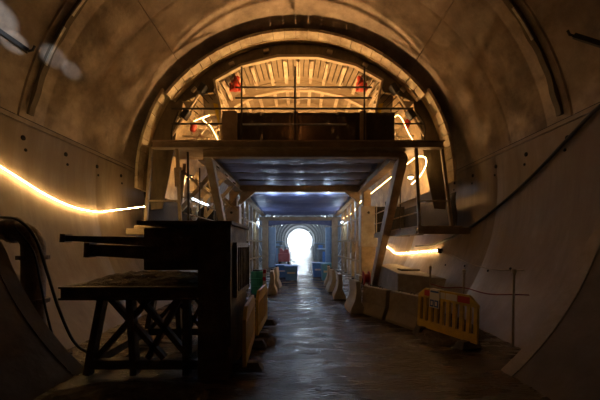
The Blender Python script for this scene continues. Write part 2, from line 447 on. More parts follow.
for s in (0, 1):
    mir = (lambda p: p) if s == 0 else (lambda p: (2 * (300 + CXM / KI) - p[0], p[1]))
    for tri, nm, m, y in (([(181, 100), (197, 100), (190, 113)], 'gusset', 'timber', YI + .08),
                          ([(201, 92), (213, 91), (220, 112), (203, 112)], 'gusset', 'timber', YI + .2),
                          ([(213, 103), (218, 104), (223, 128), (219, 126)], 'yellow_plate', 'yellow', YI + .0)):
        pts = [mir(p) for p in tri]; mb = MB(); mb.prism([(gx(x), gz(z)) for x, z in pts], y, y + .04)
        o = mb.build(nm, m, shell)
        if nm == 'yellow_plate': o['label'] = 'bright yellow plate'
    # raking jack across each side bay
    a, b = mir((203, 90)), mir((173, 136)); A = Vector((gx(a[0]), YI - .06, gz(a[1]))); B_ = Vector((gx(b[0]), YI - .06, gz(b[1])))
    t = thing('screw_jack', A.lerp(B_, 1), 'long screw jack raking across the %s side bay of the arch' % ('left', 'right')[s], 'jack')
    mb = MB(); mb.tube([A.lerp(B_, .12), B_], .045); mb.build('screw', 'post', t)
    for q in (.0, .55):
        c = A.lerp(B_, q); d = (B_ - A).normalized(); mb = MB(); mb.beam(c - d * .16, c + d * .16, .26, .2); mb.build('clevis', 'black', t, .03)
    # red jack on the vault haunch
    c = mir((232, 80)); c = Vector((gx(c[0]), YI + .45, gz(c[1])))
    t = thing('red_jack', c, 'red hydraulic jack on the %s haunch of the lit vault' % ('left', 'right')[s], 'jack')
    mb = MB(); mb.lathe(c + Vector((0, -.12, -.2)), (.2 * (1 - 2 * s), 0, 1), [(0, .07), (.02, .12), (.2, .12), (.22, .17), (.3, .17), (.32, .1), (.5, .1)], 14); mb.build('cylinder', 'red', t)
    mb = MB(); mb.box(c.x - .2, c.x + .2, c.y, c.y + .1, c.z - .12, c.z + .16); mb.build('bracket', 'red', t, .02)
    c = mir((189, 124)) if s == 0 else (409, 120); c = Vector((gx(c[0]), YI + .3, gz(c[1])))
    t = thing('red_coupler', c, 'small red coupler inside the %s side bay' % ('left', 'right')[s], 'coupler')
    mb = MB(); mb.lathe(c - Vector((0, 0, .15)), (.3, 0, 1), [(0, .06), (.05, .1), (.25, .1), (.3, .06)], 12); mb.build('sleeve', 'red', t)
    mb = MB(); mb.tube([c + Vector((0, 0, -.25)), c + Vector((.1, 0, .35))], .035); mb.build('rod', 'post', t)

# ------------------------------------------------------------------ portal gantry
YP, YQ = 16.5, 26.0
gan = thing('portal_gantry', (0, YP, 0), 'brown steel portal gantry carrying the formwork over the road', 'gantry')
mb = MB(); mb.ibeam((fx(155), Y0 - .15, 5.2), (fx(441), Y0 - .15, 5.2), .25, .24); mb.build('deck_beam', 'gantry', gan)
mb = MB(); mb.ibeam((fx(203), Y0 + .1, 4.97), (fx(406), Y0 + .1, 4.97), .25, .22); mb.build('header_beam', 'gantry', gan)
for s in (-1, 1):
    mb = MB(); mb.ibeam((s * 3.2, Y0 + .2, 5.0), (s * 3.32, YP, 5.08), .36, .4); mb.ibeam((s * 3.32, YP, 5.06), (s * 3.15, YQ, 4.7), .36, .36); mb.build('side_beam', 'gantry', gan)
mb = MB(); mb.ibeam((-3.75, YP, 5.1), (3.75, YP, 5.1), .35, .4); mb.build('portal_beam', 'gantry', gan)
mb = MB(); mb.ibeam((-3.5, YQ, 4.28), (3.5, YQ, 4.28), .35, .3); mb.build('portal_beam', 'gantry', gan)
for s in (-1, 1):
    mb = MB(); mb.prism([(s * 3.27, 4.96), (s * 2.4, 4.96), (s * 3.27, 4.2)], YP - .1, YP + .1); mb.build('knee_gusset', 'gantry', gan)
    mb = MB(); mb.box(min(s * 3.27, s * 4.2), max(s * 3.27, s * 4.2), YP - .3, YP + .3, 1.9, 4.1); o = mb.build('column_casing', 'palesteel', gan, .03)
    mb2 = MB(); mb2.lathe((s * 3.7, YP - .3, 3.75), (0, -1, 0), [(0, .07), (.04, .07), (.05, .04)], 12); mb2.build('pin', 'black', o)
    mb = MB(); mb.box(min(s * 3.45, s * 3.85), max(s * 3.45, s * 3.85), YP - .2, YP + .2, 4.05, 5.0); mb.build('column_ram', 'gantry', gan, .02)
    mb = MB(); mb.box(min(s * 3.3, s * 4.1), max(s * 3.3, s * 4.1), YP - .28, YP + .28, .35, 1.95); mb.build('column_leg', 'gantry', gan, .02)
    mb = MB(); mb.box(min(s * 3.15, s * 4.2), max(s * 3.15, s * 4.2), YP - .5, YP + .5, -.05, .36); mb.build('column_foot', 'gantry', gan, .04)
    mb = MB(); mb.box(min(s * 2.75, s * 3.25), max(s * 2.75, s * 3.25), YQ - .25, YQ + .25, -.05, 4.3); mb.build('rear_column', 'gantry', gan, .02)
    # raking legs under the front overhang
    mb = MB()
    if s > 0: mb.beam((3.36, Y0 + .1, 4.95), (3.8, 15.5, 0.0), .42, .3, (0, -1, .6))
    else: mb.beam((-3.02, Y0 + .15, 4.95), (-3.35, 15.5, 0.0), .26, .26, (0, -1, .6))
    mb.build('raking_leg', 'gantry' if s > 0 else 'palesteel', gan, .015)
    for j, y in enumerate((18.0, 19.6, 21.2, 22.8, 24.4)):
        mb = MB(); mb.box(s * 3.45 - .09, s * 3.45 + .09, y - .09, y + .09, -.05, 4.85); mb.build('side_post', ('gantry', 'form', 'palesteel', 'form', 'gantry')[j], gan)
        if j < 4:
            mb = MB(); mb.beam((s * 3.5, y, 1.0 if j % 2 else 3.6), (s * 3.5, y + 1.6, 3.6 if j % 2 else 1.0), .1, .1); mb.build('side_brace', 'form', gan)
    for z in (1.05, 2.3, 3.6):
        mb = MB(); mb.beam((s * 3.48, YP, z), (s * 3.3, YQ, z), .08, .1); mb.build('side_rail', 'form', gan)

# upper deck with guard rails
dk = thing('upper_deck', (0, Y0, 5.2), 'upper work deck with dark guard rails above the road', 'work deck')
mb = MB()
for i in range(24): mb.box(-3.05 + .254 * i, -3.05 + .254 * i + .24, Y0 + .12, 22, 5.28, 5.34)
mb.build('deck_boards', 'gantry', dk)
for xa, xb in ((fx(156), -3.1), (3.0, fx(438))):
    mb = MB(); mb.box(xa, xb, Y0 + .05, 11.5, 5.28, 5.33); mb.build('wing_board', 'gantry', dk)
for px in (242, 295, 364):
    mb = MB(); mb.tube([(fx(px), Y0 - .06, 5.3), (fx(px), Y0 - .06, fz(68))], .03); mb.build('guard_post', 'rail', dk)
for py in (89, 99.5):
    mb = MB(); mb.tube([(fx(236), Y0 - .1, fz(py)), (fx(371), Y0 - .1, fz(py))], .03); mb.build('guard_rail', 'rail', dk)
mb = MB(); mb.tube([(fx(173), Y0 - .1, fz(110)), (fx(412), Y0 - .1, fz(110))], .032); mb.build('guard_rail', 'rail', dk)
for a, b in ((173, 223), (394, 423)):
    mb = MB(); mb.tube([(fx(a), Y0 - .1, fz(125)), (fx(b), Y0 - .1, fz(125))], .028); mb.build('guard_rail', 'rail', dk)
for a in ((173, 143, 174, 128), (423, 143, 423, 126)):
    mb = MB(); mb.tube(smooth_path([(fx(a[0]), Y0 - .1, fz(a[1])), (fx(a[2]), Y0 - .1, fz(a[3])), (fx(180 if a[0] < 300 else 415), Y0 - .1, fz(113))]), .028); mb.build('guard_post', 'rail', dk)
for px0, px1 in ((222, 237), (293, 298), (360, 366)):
    mb = MB(); mb.box(fx(px0), fx(px1), Y0 - .02, Y0 + .06, 5.3, fz(111)); mb.build('stanchion', 'gantry', dk)
mb = MB(); mb.tube([(fx(243), Y0 - .06, fz(125)), (fx(346), Y0 - .06, fz(125))], .03); o = mb.build('mid_rail', 'white', dk); o['label'] = 'pale shiny mid rail'
for px0, px1, w in ((237, 293, 'left'), (298, 360, 'middle'), (366, 395, 'right')):
    pts = []
    for i in range(9):
        z = 5.3 + (fz(112) - 5.3) * i / 8
        pts.append([(fx(px0) + (fx(px1) - fx(px0)) * j / 12, Y0 + .05 + .025 * math.sin(j * 1.9 + i), z) for j in range(13)])
    mb = MB(); mb.grid(pts); o = mb.build('netting_panel', 'net')
    sm = o.modifiers.new('thick', 'SOLIDIFY'); sm.thickness = .012
    tag(o, 'dark debris netting panel tied in the %s bay of the upper guard rail' % w, 'netting', 'netting on the upper guard rail')

# wing platforms
def wing(s):
    w = ('left', 'right')[s > 0]
    x0, x1 = (3.78, 5.25) if s > 0 else (-5.25, -3.78)
    t = thing('wing_platform', ((x0 + x1) / 2, Y0, 2.4), '%s hanging platform with guard rails under the wing of the formwork' % w, 'platform')
    zt = 2.62 if s > 0 else 2.6
    mb = MB()
    n = 6
    for i in range(n): mb.box(x0 + (x1 - x0) * i / n, x0 + (x1 - x0) * (i + .94) / n, Y0 - .1, 15.2, zt - .05, zt)
    mb.build('platform_boards', 'gantry', t)
    mb = MB(); mb.ibeam((x0, Y0 - .12, zt - .16), (x1 + (.2 if s > 0 else 0), Y0 - .12, zt - .16), .14, .22); mb.build('edge_beam', 'gantry', t)
    xi = x0 if s > 0 else x1
    mb = MB(); mb.ibeam((xi, Y0, zt - .16), (xi, 15.2, zt - .16), .12, .22); mb.build('edge_beam', 'post', t)
    for y in (11.2, 12.8, 14.4):
        mb = MB(); mb.beam((x0, y, zt - .14), (x1, y, zt - .14), .1, .14); mb.build('joist', 'rail', t)
    inner_ = [(fx(415), 5.1), (fx(418), zt)] if s > 0 else [(fx(178.5), 5.1), (fx(182), zt - .1)]
    outer_ = [(fx(440), 5.15), (fx(450), zt)] if s > 0 else [(fx(153), 5.15), (fx(146.5), zt - .25)]
    for p, q in (inner_, outer_):
        mb = MB(); mb.beam((p[0] if isinstance(p, tuple) else p, Y0 - .1, p[1]), (q[0], Y0 - .1, q[1]), .09, .09); mb.build('hanger_post', 'post', t)
    if s < 0:
        mb = MB(); mb.beam((fx(185), Y0 + .25, 5.1), (fx(186), Y0 + .25, zt - .1), .06, .06); mb.build('hanger_post', 'rail', t)
    mb = MB(); mb.tube([(inner_[1][0], Y0 - .12, 3.42), (outer_[1][0] * .99, Y0 - .12, 3.42)], .028); mb.build('rail', 'post', t)
    for y in (11.3, 13.2, 15.0):
        mb = MB(); mb.tube([(xi, y, zt - .1), (xi, y, 4.9 if y < 12 else 3.9)], .03); mb.build('rail_post', 'rail', t)
    for z in (3.05, 3.55):
        mb = MB(); mb.tube([(xi, Y0, z), (xi, 15.2, z)], .024); mb.build('rail', 'post', t)
    # dark sheet closing the outer side
    xo = x1 if s > 0 else x0
    mb = MB(); mb.grid([[(xo - s * (.12 - .03 * math.sin(j * 2 + i)), Y0 + .1 + j * .5, zt + (3.75 - zt) * i / 6) for j in range(11)] for i in range(7)])
    mb.grid([[(xi + (xo - xi) * (.03 + .92 * j / 8), 14.9 + .05 * math.sin(j * 2.2), zt + (3.9 - zt) * i / 6) for j in range(9)] for i in range(7)])
    o = mb.build('screen_sheet', 'screen', t); sm = o.modifiers.new('thick', 'SOLIDIFY'); sm.thickness = .01
    if s < 0:
        mb = MB(); mb.box(fx(131), fx(156), Y0 - .3, Y0 + .3, 2.33, 2.52); mb.box(fx(139), fx(157), Y0 - .3, Y0 + .2, 2.52, 2.62); o = mb.build('end_block', 'timber', t, .02)
wing(1); wing(-1)

# tarpaulins slung under the deck
def tarp(y0, y1, hw0, hw1, z0, z1, n, sag, label, hang=0.0):
    pts = []
    m = n * 8
    for i in range(m + 1):
        t = i / m; y = y0 + (y1 - y0) * t; hw = hw0 + (hw1 - hw0) * t
        z = z0 + (z1 - z0) * t - sag * abs(math.sin(PI * t * n)) ** .8
        pts.append([(hw * (-1 + 2 * j / 24), y, z - .05 * math.sin(PI * j / 24) * sag / .12 - .015 * math.sin(j * 1.7 + i * .9)) for j in range(25)])
    if hang:
        hw = hw1
        for k in range(1, 5):
            pts.append([(hw * (-1 + 2 * j / 24), y1 + .03 * math.sin(j), z1 - hang * k / 4 * (1 + .25 * math.cos(j / 24 * 2 * PI)) ) for j in range(25)])
    mb = MB(); mb.grid(pts); o = mb.build('tarpaulin', 'tarp')
    sm = o.modifiers.new('thick', 'SOLIDIFY'); sm.thickness = .012
    tag(o, label, 'tarpaulin', 'tarpaulins slung under the gantry')
tarp(Y0 + .35, YP - .25, 3.02, 3.12, 5.16, 5.26, 4, .1, 'dark blue tarpaulin sagging under the front deck of the gantry')
tarp(YP + .25, YQ - .25, 3.12, 2.95, 5.14, 4.62, 5, .12, 'dark blue tarpaulin sagging under the rear deck of the gantry')
mb = MB(); mb.grid([[(-2.85 + 5.7 * j / 24, YQ + .22 + .04 * math.sin(j * 1.3), 4.2 - (.34 + .22 * abs(j / 12 - 1) ** 2) * k / 4) for j in range(25)] for k in range(5)])
o = mb.build('hanging_curtain', 'tarp'); o.modifiers.new('thick', 'SOLIDIFY').thickness = .012
tag(o, 'short dark curtain hanging across the far end of the gantry', 'curtain')
for i, y in enumerate((11.6, 13.2, 14.8)):
    mb = MB(); mb.beam((-3.0, y, 5.22), (3.0, y, 5.22), .12, .12); mb.build('tarp_joist', 'rail', gan)

# ------------------------------------------------------------------ lamps and rope lights
def rope(pts, r, m, label, n=8):
    mb = MB(); mb.tube(smooth_path(pts, n), r, 6); o = mb.build('rope_light', m)
    return tag(o, label, 'rope light')
def wp(side, y, z, off=.07): return (wx(z, side, R, off), y, z)
rope([wp(-1, 5.5, 3.62), wp(-1, 6.1, 3.4), wp(-1, 6.8, 3.14), wp(-1, 7.6, 2.96), wp(-1, 8.5, 2.94), wp(-1, 9.1, 3.04), (fx(147), Y0 - .05, 3.25)], .0125, 'rope', 'glowing rope light sagging along the left wall')
rope([wp(1, 11.4, 1.8), wp(1, 12.8, 1.72), wp(1, 14.5, 1.62), wp(1, 16.2, 1.55), wp(1, 17.4, 1.75), wp(1, 19, 1.98)], .018, 'rope', 'glowing rope light low on the right wall behind concrete blocks')
rope([(3.95, 17.5, 4.85), (3.97, 14, 4.93), (3.97, 11.6, 4.98), (3.97, 10.3, 5.0), (4.2, 10.1, 4.95), (4.24, 10.1, 4.7), (4.1, 10.25, 4.35), (3.86, 10.4, 4.1)], .016, 'ropedim', 'glowing rope light under the right wing of the formwork')
rope([(fx(190), 10.1, fz(117)), (fx(199), 10.05, fz(114)), (fx(207), 10.0, fz(112)), (fx(201), 9.95, fz(117)), (fx(208), 10.05, fz(123)), (fx(216), 10.1, fz(138)), (fx(219), 10.2, fz(142))], .008, 'ropedim', 'looped rope light in the left side bay')
rope([(fx(397), 10.2, fz(142)), (fx(392), 10.1, fz(126)), (fx(398), 10.0, fz(113)), (fx(404), 10.0, fz(115)), (fx(412), 10.05, fz(130)), (fx(420), 10.1, fz(141))], .008, 'ropedim', 'looped rope light in the right side bay')
rope([(3.6, 17.6, 4.6), (3.62, 20, 4.3), (3.55, 23, 4.15), (3.5, 25.2, 4.2)], .018, 'ropedim', 'thin rope light along the right side frames past the column')

def flood(loc, label, power, name='work_lamp', col=WARM, aim=(0, 0, 1), size=.035):
    t = thing(name, loc, label, 'lamp', 'work lamps in the formwork'); L = Vector(loc)
    mb = MB(); mb.box(L.x - .16, L.x + .16, L.y - .1, L.y + .1, L.z + .1, L.z + .3); mb.build('housing', 'black', t, .02)
    mb = MB(); mb.box(L.x - .215, L.x - .185, L.y - .02, L.y + .02, L.z, L.z + .22); mb.box(L.x + .185, L.x + .215, L.y - .02, L.y + .02, L.z, L.z + .22); mb.box(L.x - .22, L.x + .22, L.y - .12, L.y + .12, L.z, L.z + .02); mb.build('stand', 'rail', t)
    mb = MB(); mb.box(L.x - .13, L.x + .13, L.y - .08, L.y + .08, L.z + .3, L.z + .32); mb.build('lens', 'lens', t)
    d = bpy.data.lights.new('bulb', 'POINT'); d.energy = power; d.color = col; d.shadow_soft_size = size
    o = bpy.data.objects.new('bulb', d); COL.objects.link(o); o.parent = t; o.location = (0, 0, .42)
flood((-.1, 10.05, 5.34), 'black work lamp on the upper deck behind the middle netting', 380)
flood((-1.9, 12.0, 5.34), 'black work lamp on the upper deck behind the left netting', 90)
flood((1.8, 12.1, 5.34), 'black work lamp on the upper deck behind the right netting', 90)
for s_ in (-1, 1): flood((s_ * 3.25 - .06, 11.1, 5.34), 'black work lamp added to brighten the %s side bay' % ('left', 'right')[s_ > 0], 55)  # extra lamps added to light the bay braces from below
flood((.3, 15.2, 5.34), 'black work lamp deep in the lit vault above the road', 110)

for s in (-1, 1):
    x, y, z = s * 4.35, 11.8, 4.75
    t = thing('bulkhead_lamp', (x, y, z), 'warm bulkhead lamp hung under the %s wing of the formwork' % ('left', 'right')[s > 0], 'lamp')
    mb = MB(); mb.lathe((x, y, z), (0, 0, -1), [(0, .09), (.03, .12), (.07, .12)], 16); mb.build('base', 'black', t)
    mb = MB(); mb.lathe((x, y, z - .07), (0, 0, -1), [(0, .1), (.05, .09), (.08, .05)], 16); mb.build('globe', 'lens', t)
    d = bpy.data.lights.new('bulb', 'POINT'); d.energy = 20 if s < 0 else 45; d.color = WARM; d.shadow_soft_size = .08
    o = bpy.data.objects.new('bulb', d); COL.objects.link(o); o.parent = t; o.location = (0, 0, -.25)
# cool tube lights of the far tunnel
for i, y in enumerate((29, 36, 44, 52, 62, 74)):
    for s in (-1, 1):
        z = 6.9; x = wx(z, s, R, .38)
        t = thing('tube_light', (x, y, z), 'cool tube light on the far tunnel wall' , 'tube light', 'tube lights of the far tunnel')
        mb = MB(); mb.box(x - .08, x + .08, y - .75, y + .75, z, z + .08); mb.build('batten', 'palesteel', t)
        mb = MB(); mb.tube([(x, y - .7, z - .03), (x, y + .7, z - .03)], .03); mb.build('tube', 'coollens', t)
        d = bpy.data.lights.new('glow', 'POINT'); d.energy = 110; d.color = (.66, .82, 1); d.shadow_soft_size = .3
        o = bpy.data.objects.new('glow', d); COL.objects.link(o); o.parent = t; o.location = (-s * .25, 0, -.25)
for s in (-1, 1):  # added tubes, put in for cool light on the tarps and curtain
    x, y, z = s * 3.12, 22.0, 3.7
    t = thing('tube_light', (x, y, z), 'added cool tube light bluing the curtain from the %s gantry side frames' % ('left', 'right')[s > 0], 'tube light')
    mb = MB(); mb.box(x - .05, x + .05, y - .65, y + .65, z, z + .07); mb.build('batten', 'palesteel', t)
    mb = MB(); mb.tube([(x, y - .6, z - .03), (x, y + .6, z - .03)], .02); mb.build('tube', 'coollens', t)
    mb = MB(); mb.box(x - .07, x + .07, y - .7, y - .65, z - .09, z + .1); mb.build('end_cap', 'gantry', t)
    d = bpy.data.lights.new('glow', 'POINT'); d.energy = 45; d.color = (.55, .74, 1); d.shadow_soft_size = .2
    o = bpy.data.objects.new('glow', d); COL.objects.link(o); o.parent = t; o.location = (-s * .15, .5, -.15)
t = thing('tube_light', (0, YP + .45, 4.95), 'long cool tube light fixed behind the portal beam over the road', 'tube light')
mb = MB(); mb.tube([(-2.6, YP + .45, 4.94), (2.6, YP + .45, 4.94)], .014); mb.build('tube', 'dimlens', t)
mb = MB(); mb.box(-2.65, 2.65, YP + .41, YP + .49, 4.955, 5.0); mb.build('batten', 'palesteel', t)
for x in (-1.6, 0, 1.6):
    d = bpy.data.lights.new('glow', 'POINT'); d.energy = 30; d.color = (.6, .77, 1); d.shadow_soft_size = .1
    o = bpy.data.objects.new('glow', d); COL.objects.link(o); o.parent = t; o.location = (x, .3, -.3)
# bluish tube on the left wing
t = thing('tube_light', (-4.0, 12.2, 3.7), 'bluish tube light on the left wing platform rail', 'tube light')
mb = MB(); mb.tube([(-4.0, 11.2, 3.72), (-4.0, 13.0, 3.72)], .025); mb.build('tube', 'coollens', t)
mb = MB(); mb.beam((-4.0, 11.1, 3.77), (-4.0, 13.1, 3.77), .06, .05); mb.build('batten', 'palesteel', t)

# ------------------------------------------------------------------ left foreground rig
tb = thing('steel_bench', (-2.6, 4.6, 0), 'heavy dark steel bench on lattice legs left of the road', 'bench')
mb = MB(); mb.box(-3.62, -1.54, 4.55, 6.6, 1.28, 1.36); mb.build('bench_top', 'rust', tb, .01)
mb = MB(); mb.ibeam((-3.62, 4.55, 1.27), (-1.54, 4.55, 1.27), .12, .2); mb.build('edge_beam', 'rust', tb)
mb = MB(); mb.ibeam((-3.57, 4.62, 1.27), (-3.57, 6.6, 1.27), .12, .2); mb.build('edge_beam', 'rust', tb)
for y in (4.65, 6.4):
    for x0, x1 in ((-3.28, -3.05), (-2.55, -2.62), (-1.75, -1.75)):
        mb = MB(); mb.beam((x0, y, .0), (x1, y, 1.2), .13, .1); mb.build('leg', 'rust', tb)
    for x0, x1 in ((-3.15, -2.3), (-2.1, -2.95), (-2.35, -1.85), (-1.7, -2.5)):
        mb = MB(); mb.beam((x0, y, .25), (x1, y, 1.2), .09, .08); mb.build('brace', 'rust', tb)
    mb = MB(); mb.beam((-3.3, y, .16), (-1.56, y, .16), .1, .14); mb.build('foot_rail', 'rust', tb)
for i, x in enumerate((-3.25, -1.8)):
    mb = MB(); mb.beam((x, 4.65, .16), (x, 6.4, .16), .1, .14); mb.build('foot_rail', 'rust', tb)
# steel box housing beside the bench
bx = thing('steel_housing', (-1.3, 4.45, 0), 'tall dark steel housing with slatted side at road edge', 'housing')
mb = MB(); mb.box(-1.52, -1.06, 4.45, 5.9, .0, 2.3); mb.build('body', 'rust', bx, .01)
mb = MB(); mb.box(-2.35, -1.52, 4.5, 5.9, 1.62, 2.26); mb.build('upper_chamber', 'rust', bx, .02)
mb = MB(); mb.box(-2.4, -1.0, 4.4, 5.95, 2.3, 2.36); mb.build('lid', 'rust', bx, .01)
mb = MB(); mb.beam((-1.05, 4.44, .5), (-1.05, 4.44, 2.3), .06, .05, (0, 1, 0)); o = mb.build('worn_edge', 'rustedge', bx); o['label'] = 'scraped pale steel edge'
fr = MB(); 
for a, b in (((4.75, 1.2), (5.9, 1.2)), ((4.75, 2.0), (5.9, 2.0)), ((4.75, 1.2), (4.75, 2.0)), ((5.87, 1.2), (5.87, 2.0))): fr.beam((-1.03, a[0], a[1]), (-1.03, b[0], b[1]), .06, .08)
fr = fr.build('side_frame', 'rustedge', bx)
mb = MB()
for i in range(7): mb.box(-1.07, -1.01, 4.86 + .14 * i, 4.9 + .14 * i, 1.22, 1.98)
mb.build('louvre', 'rust', fr)
# two cantilevered beams on top
for (p, q, w, h, w2, h2, lab) in (((-3.43, 4.38, 2.1), (-1.55, 4.4, 2.02), .1, .07, .16, .16, 'upper dark steel beam jutting left from the housing'),
                             ((-3.05, 4.34, 1.93), (-1.6, 4.38, 1.86), .12, .16, .16, .2, 'lower dark steel beam jutting left over the bench')):
    t = thing('steel_beam', p, lab, 'beam')
    mb = MB(); mb.beam(p, q, w, h, (0, 0, 1), w2, h2); mb.build('beam_web', 'rust', t)
    p, q = Vector(p), Vector(q); d = (q - p).normalized(); mb = MB(); mb.beam(p - d * .02, p + d * .05, w + .05, h + .05); mb.build('end_plate', 'rustedge', t)
# spoil on the bench
def heap(name, cx, cy, rx, ry, h, z, label, n=26, seed=0, m='spoil'):
    from mathutils import noise
    pts = []
    for i in range(n + 1):
        row = []
        for j in range(n + 1):
            u, v = -1 + 2 * i / n, -1 + 2 * j / n; d = max(0, 1 - (u * u) ** 1.2 - (v * v) ** 1.2)
            x, y = cx + u * rx, cy + v * ry
            q = noise.noise(Vector((x * 5 + seed, y * 5, 1))) * .5 + noise.noise(Vector((x * 13 + seed, y * 13, 1))) * .3
            row.append((x, y, z + h * d ** .6 * (1 + q)))
        pts.append(row)
    mb = MB(); mb.grid(pts, False); o = mb.build(name, m); tag(o, label, 'spoil', None, 'stuff')
heap('spoil_heap', -2.68, 5.5, .98, .9, .13, 1.36, 'muddy spoil and scrap heaped on the steel bench', seed=3)
heap('spoil_heap', -1.45, 7.6, .55, .8, .22, -.03, 'mud and rubble beside the yellow barriers', seed=8)
heap('spoil_heap', -2.3, 4.0, 1.1, .35, .12, -.03, 'muddy rubble in front of the steel bench', seed=15)
heap('spoil_heap', -.72, 6.3, .22, .3, .1, -.03, 'small lump of mud at the foot of the left barriers', seed=5, n=14)
heap('spoil_heap', 3.0, 6.6, .45, .6, .14, -.03, 'mud piled under the yellow barrier on the right', seed=21)
heap('spoil_heap', 3.75, 7.4, .5, 1.0, .22, -.03, 'mud banked against the right wall', seed=31)
for (x, y, z, a, lab) in ((-1.72, 4.42, 2.08, .5, 'crumpled white scrap on the housing front'), (-2.55, 4.95, 1.47, .2, 'pale torn scrap on the spoil heap')):
    mb = MB(); mb.grid([[(x + (-.07 + .14 * i / 4) * math.cos(a), y + .03 * math.sin(i * 2 + j), z + .05 * j / 3 - .05 * i / 4 + .01 * math.sin(i * j)) for j in range(4)] for i in range(5)], False)
    o = mb.build('paper_scrap', 'white'); o.modifiers.new('thick', 'SOLIDIFY').thickness = .006; tag(o, lab, 'scrap')

# pump pipe with elbow and hoses
pp = thing('pump_pipe', (-4.6, 5.2, 0), 'dark pump pipe with bent elbow against the left wall', 'pipe')
mb = MB(); mb.tube([(-4.62, 5.2, 0), (-4.62, 5.2, 1.95)] + [(-4.62 - .3 + .3 * math.cos(a), 5.2, 1.95 + .3 * math.sin(a)) for a in (.3, .6, .9, 1.2, 1.57)] + [(-5.3, 5.2, 2.27)], .17, 16); mb.build('pipe_bend', 'rust', pp)
for c, ax_ in (((-4.62, 5.2, 1.75), (0, 0, 1)), ((-5.0, 5.2, 2.26), (1, 0, 0)), ((-4.62, 5.2, 1.0), (0, 0, 1))):
    mb = MB(); mb.lathe(c, ax_, [(0, .23), (.07, .23)], 18); mb.build('flange', 'rust', pp)
for pts, r, lab in (([(-5.1, 5.05, 2.47), (-4.7, 5.0, 2.42), (-4.4, 5.0, 2.1), (-4.2, 5.0, 1.5), (-4.05, 5.05, .9), (-3.9, 5.2, .3), (-3.6, 5.3, .02)], .022, 'black hose curving off the pump pipe elbow, nearer the bench'),
                    ([(-4.75, 5.0, 2.3), (-4.45, 5.0, 1.9), (-4.33, 5.0, 1.4), (-4.25, 5.05, .8), (-4.2, 5.2, .2), (-4.1, 5.4, .05)], .016, 'thin black hose hanging close beside the pump pipe')):
    mb = MB(); mb.tube(smooth_path(pts), r, 8); tag(mb.build('hose', 'black'), lab, 'hose')

# ------------------------------------------------------------------ barriers
def yellow_barrier(label, group):
    t = thing('plastic_barrier', (0, 0, 0), label, 'barrier', group)
    W, H = 1.5, 1.0
    def sl(z0, z1):                                # the panel in x/z with chamfered top corners
        return [(-W / 2, z0), (W / 2, z0), (W / 2, z1), (-W / 2, z1)]
    mb = MB()
    mb.box(-W / 2, W / 2, -.03, .03, .1, .27)
    mb.prism([(-W / 2, .78), (W / 2, .78), (W / 2, .83), (W / 2 - .2, H), (-W / 2 + .2, H), (-W / 2, .83)], -.03, .03)
    n = 9
    for i in range(n + 1):
        x = -W / 2 + .04 + (W - .08) * i / n; mb.box(x - .04, x + .04, -.028, .028, .26, .79)
    mb.build('panel', 'barrier', t, .006)
    for i, m in enumerate(('redband', 'whiteband', 'whiteband', 'redband')):
        x0 = -.56 + .29 * i
        mb = MB(); mb.box(x0, x0 + .27, -.034, .034, .83, .96); mb.build('reflective_band', m, t)
    for x in (-.55, .55):
        mb = MB(); mb.hexa([(x - .1, -.28, -.02), (x + .1, -.28, -.02), (x + .1, .28, -.02), (x - .1, .28, -.02), (x - .07, -.2, .12), (x + .07, -.2, .12), (x + .07, .2, .12), (x - .07, .2, .12)]); mb.build('foot', 'rubberfoot', t, .01)
    return t
b0 = yellow_barrier('yellow plastic barrier with red and white band and placard, right of the road', 'yellow plastic barriers')
b0.location = (3.06, 6.36, 0.02); b0.rotation_euler = (math.radians(-3), 0, math.atan2(-1.35, .57))
for loc, rz, lab in (((-.9, 5.35, 0.02), PI / 2 + .06, 'yellow plastic barrier at the foot of the steel housing, nearest on the left'),
                     ((-.88, 6.98, 0.02), PI / 2 - .02, 'yellow plastic barrier behind the nearest one on the left')):
    c = copy_tree(b0); c.location = loc; c.rotation_euler = (0, 0, rz); c['label'] = lab
    for ch in list(c.children):
        if ch.name.startswith('reflective_band'): bpy.data.objects.remove(ch)
pl = thing('placard', (0, 0, 0), 'blue and white placard hung on the right yellow barrier', 'sign')
mb = MB(); mb.box(-.13, .13, -.06, -.05, .6, 1.0); mb.box(-.13, .13, -.05, .06, .99, 1.01); mb.build('plate', 'whiteband', pl)
for xa, xb, za, zb in ((-.11, -.01, .62, .77), (.01, .11, .62, .77), (-.11, .11, .93, .97)):
    mb = MB(); mb.box(xa, xb, -.066, -.058, za, zb); mb.build('symbol', 'signblue', pl)
for xa in (-.085, .035):
    mb = MB(); mb.box(xa, xa + .05, -.07, -.064, .65, .74); mb.build('figure', 'whiteband', pl)
Mw = Matrix.Translation(b0.location) @ b0.rotation_euler.to_matrix().to_4x4() @ Matrix.Translation((-.25, 0, 0))
pl.location = Mw.translation; pl.rotation_euler = b0.rotation_euler

def jersey(name, m, L, W, H, label, cat, group):
    t = thing(name, (0, 0, 0), label, cat, group)
    w = W / 2; prof = [(-w, 0), (w, 0), (w, .1 * H), (w * .55, .42 * H), (w * .36, H), (-w * .36, H), (-w * .55, .42 * H), (-w, .1 * H)]
    mb = MB(); mb.prism(prof, -L / 2, L / 2); mb.build('body', m, t, .02)
    for x in (-.2, .2):
        mb = MB(); mb.tube([(0, x * L, H - .02), (0, x * L - .06, H + .05), (0, x * L + .06, H + .05), (0, x * L + .1, H - .02)], .012, 6); mb.build('lifting_loop', 'rail', t)
    return t
j0 = jersey('concrete_barrier', 'conc', 1.05, .52, .8, 'concrete barrier block nearer the raking leg, right of the road', 'barrier', 'concrete barrier blocks')
j0.location = (2.22, 8.65, -.03); j0.rotation_euler = (0, 0, math.atan2(.45, 1))
c = copy_tree(j0); c.location = (2.72, 7.62, -.03); c.rotation_euler = (0, 0, math.atan2(.45, 1)); c['label'] = 'concrete barrier block beside the yellow barrier on the right'
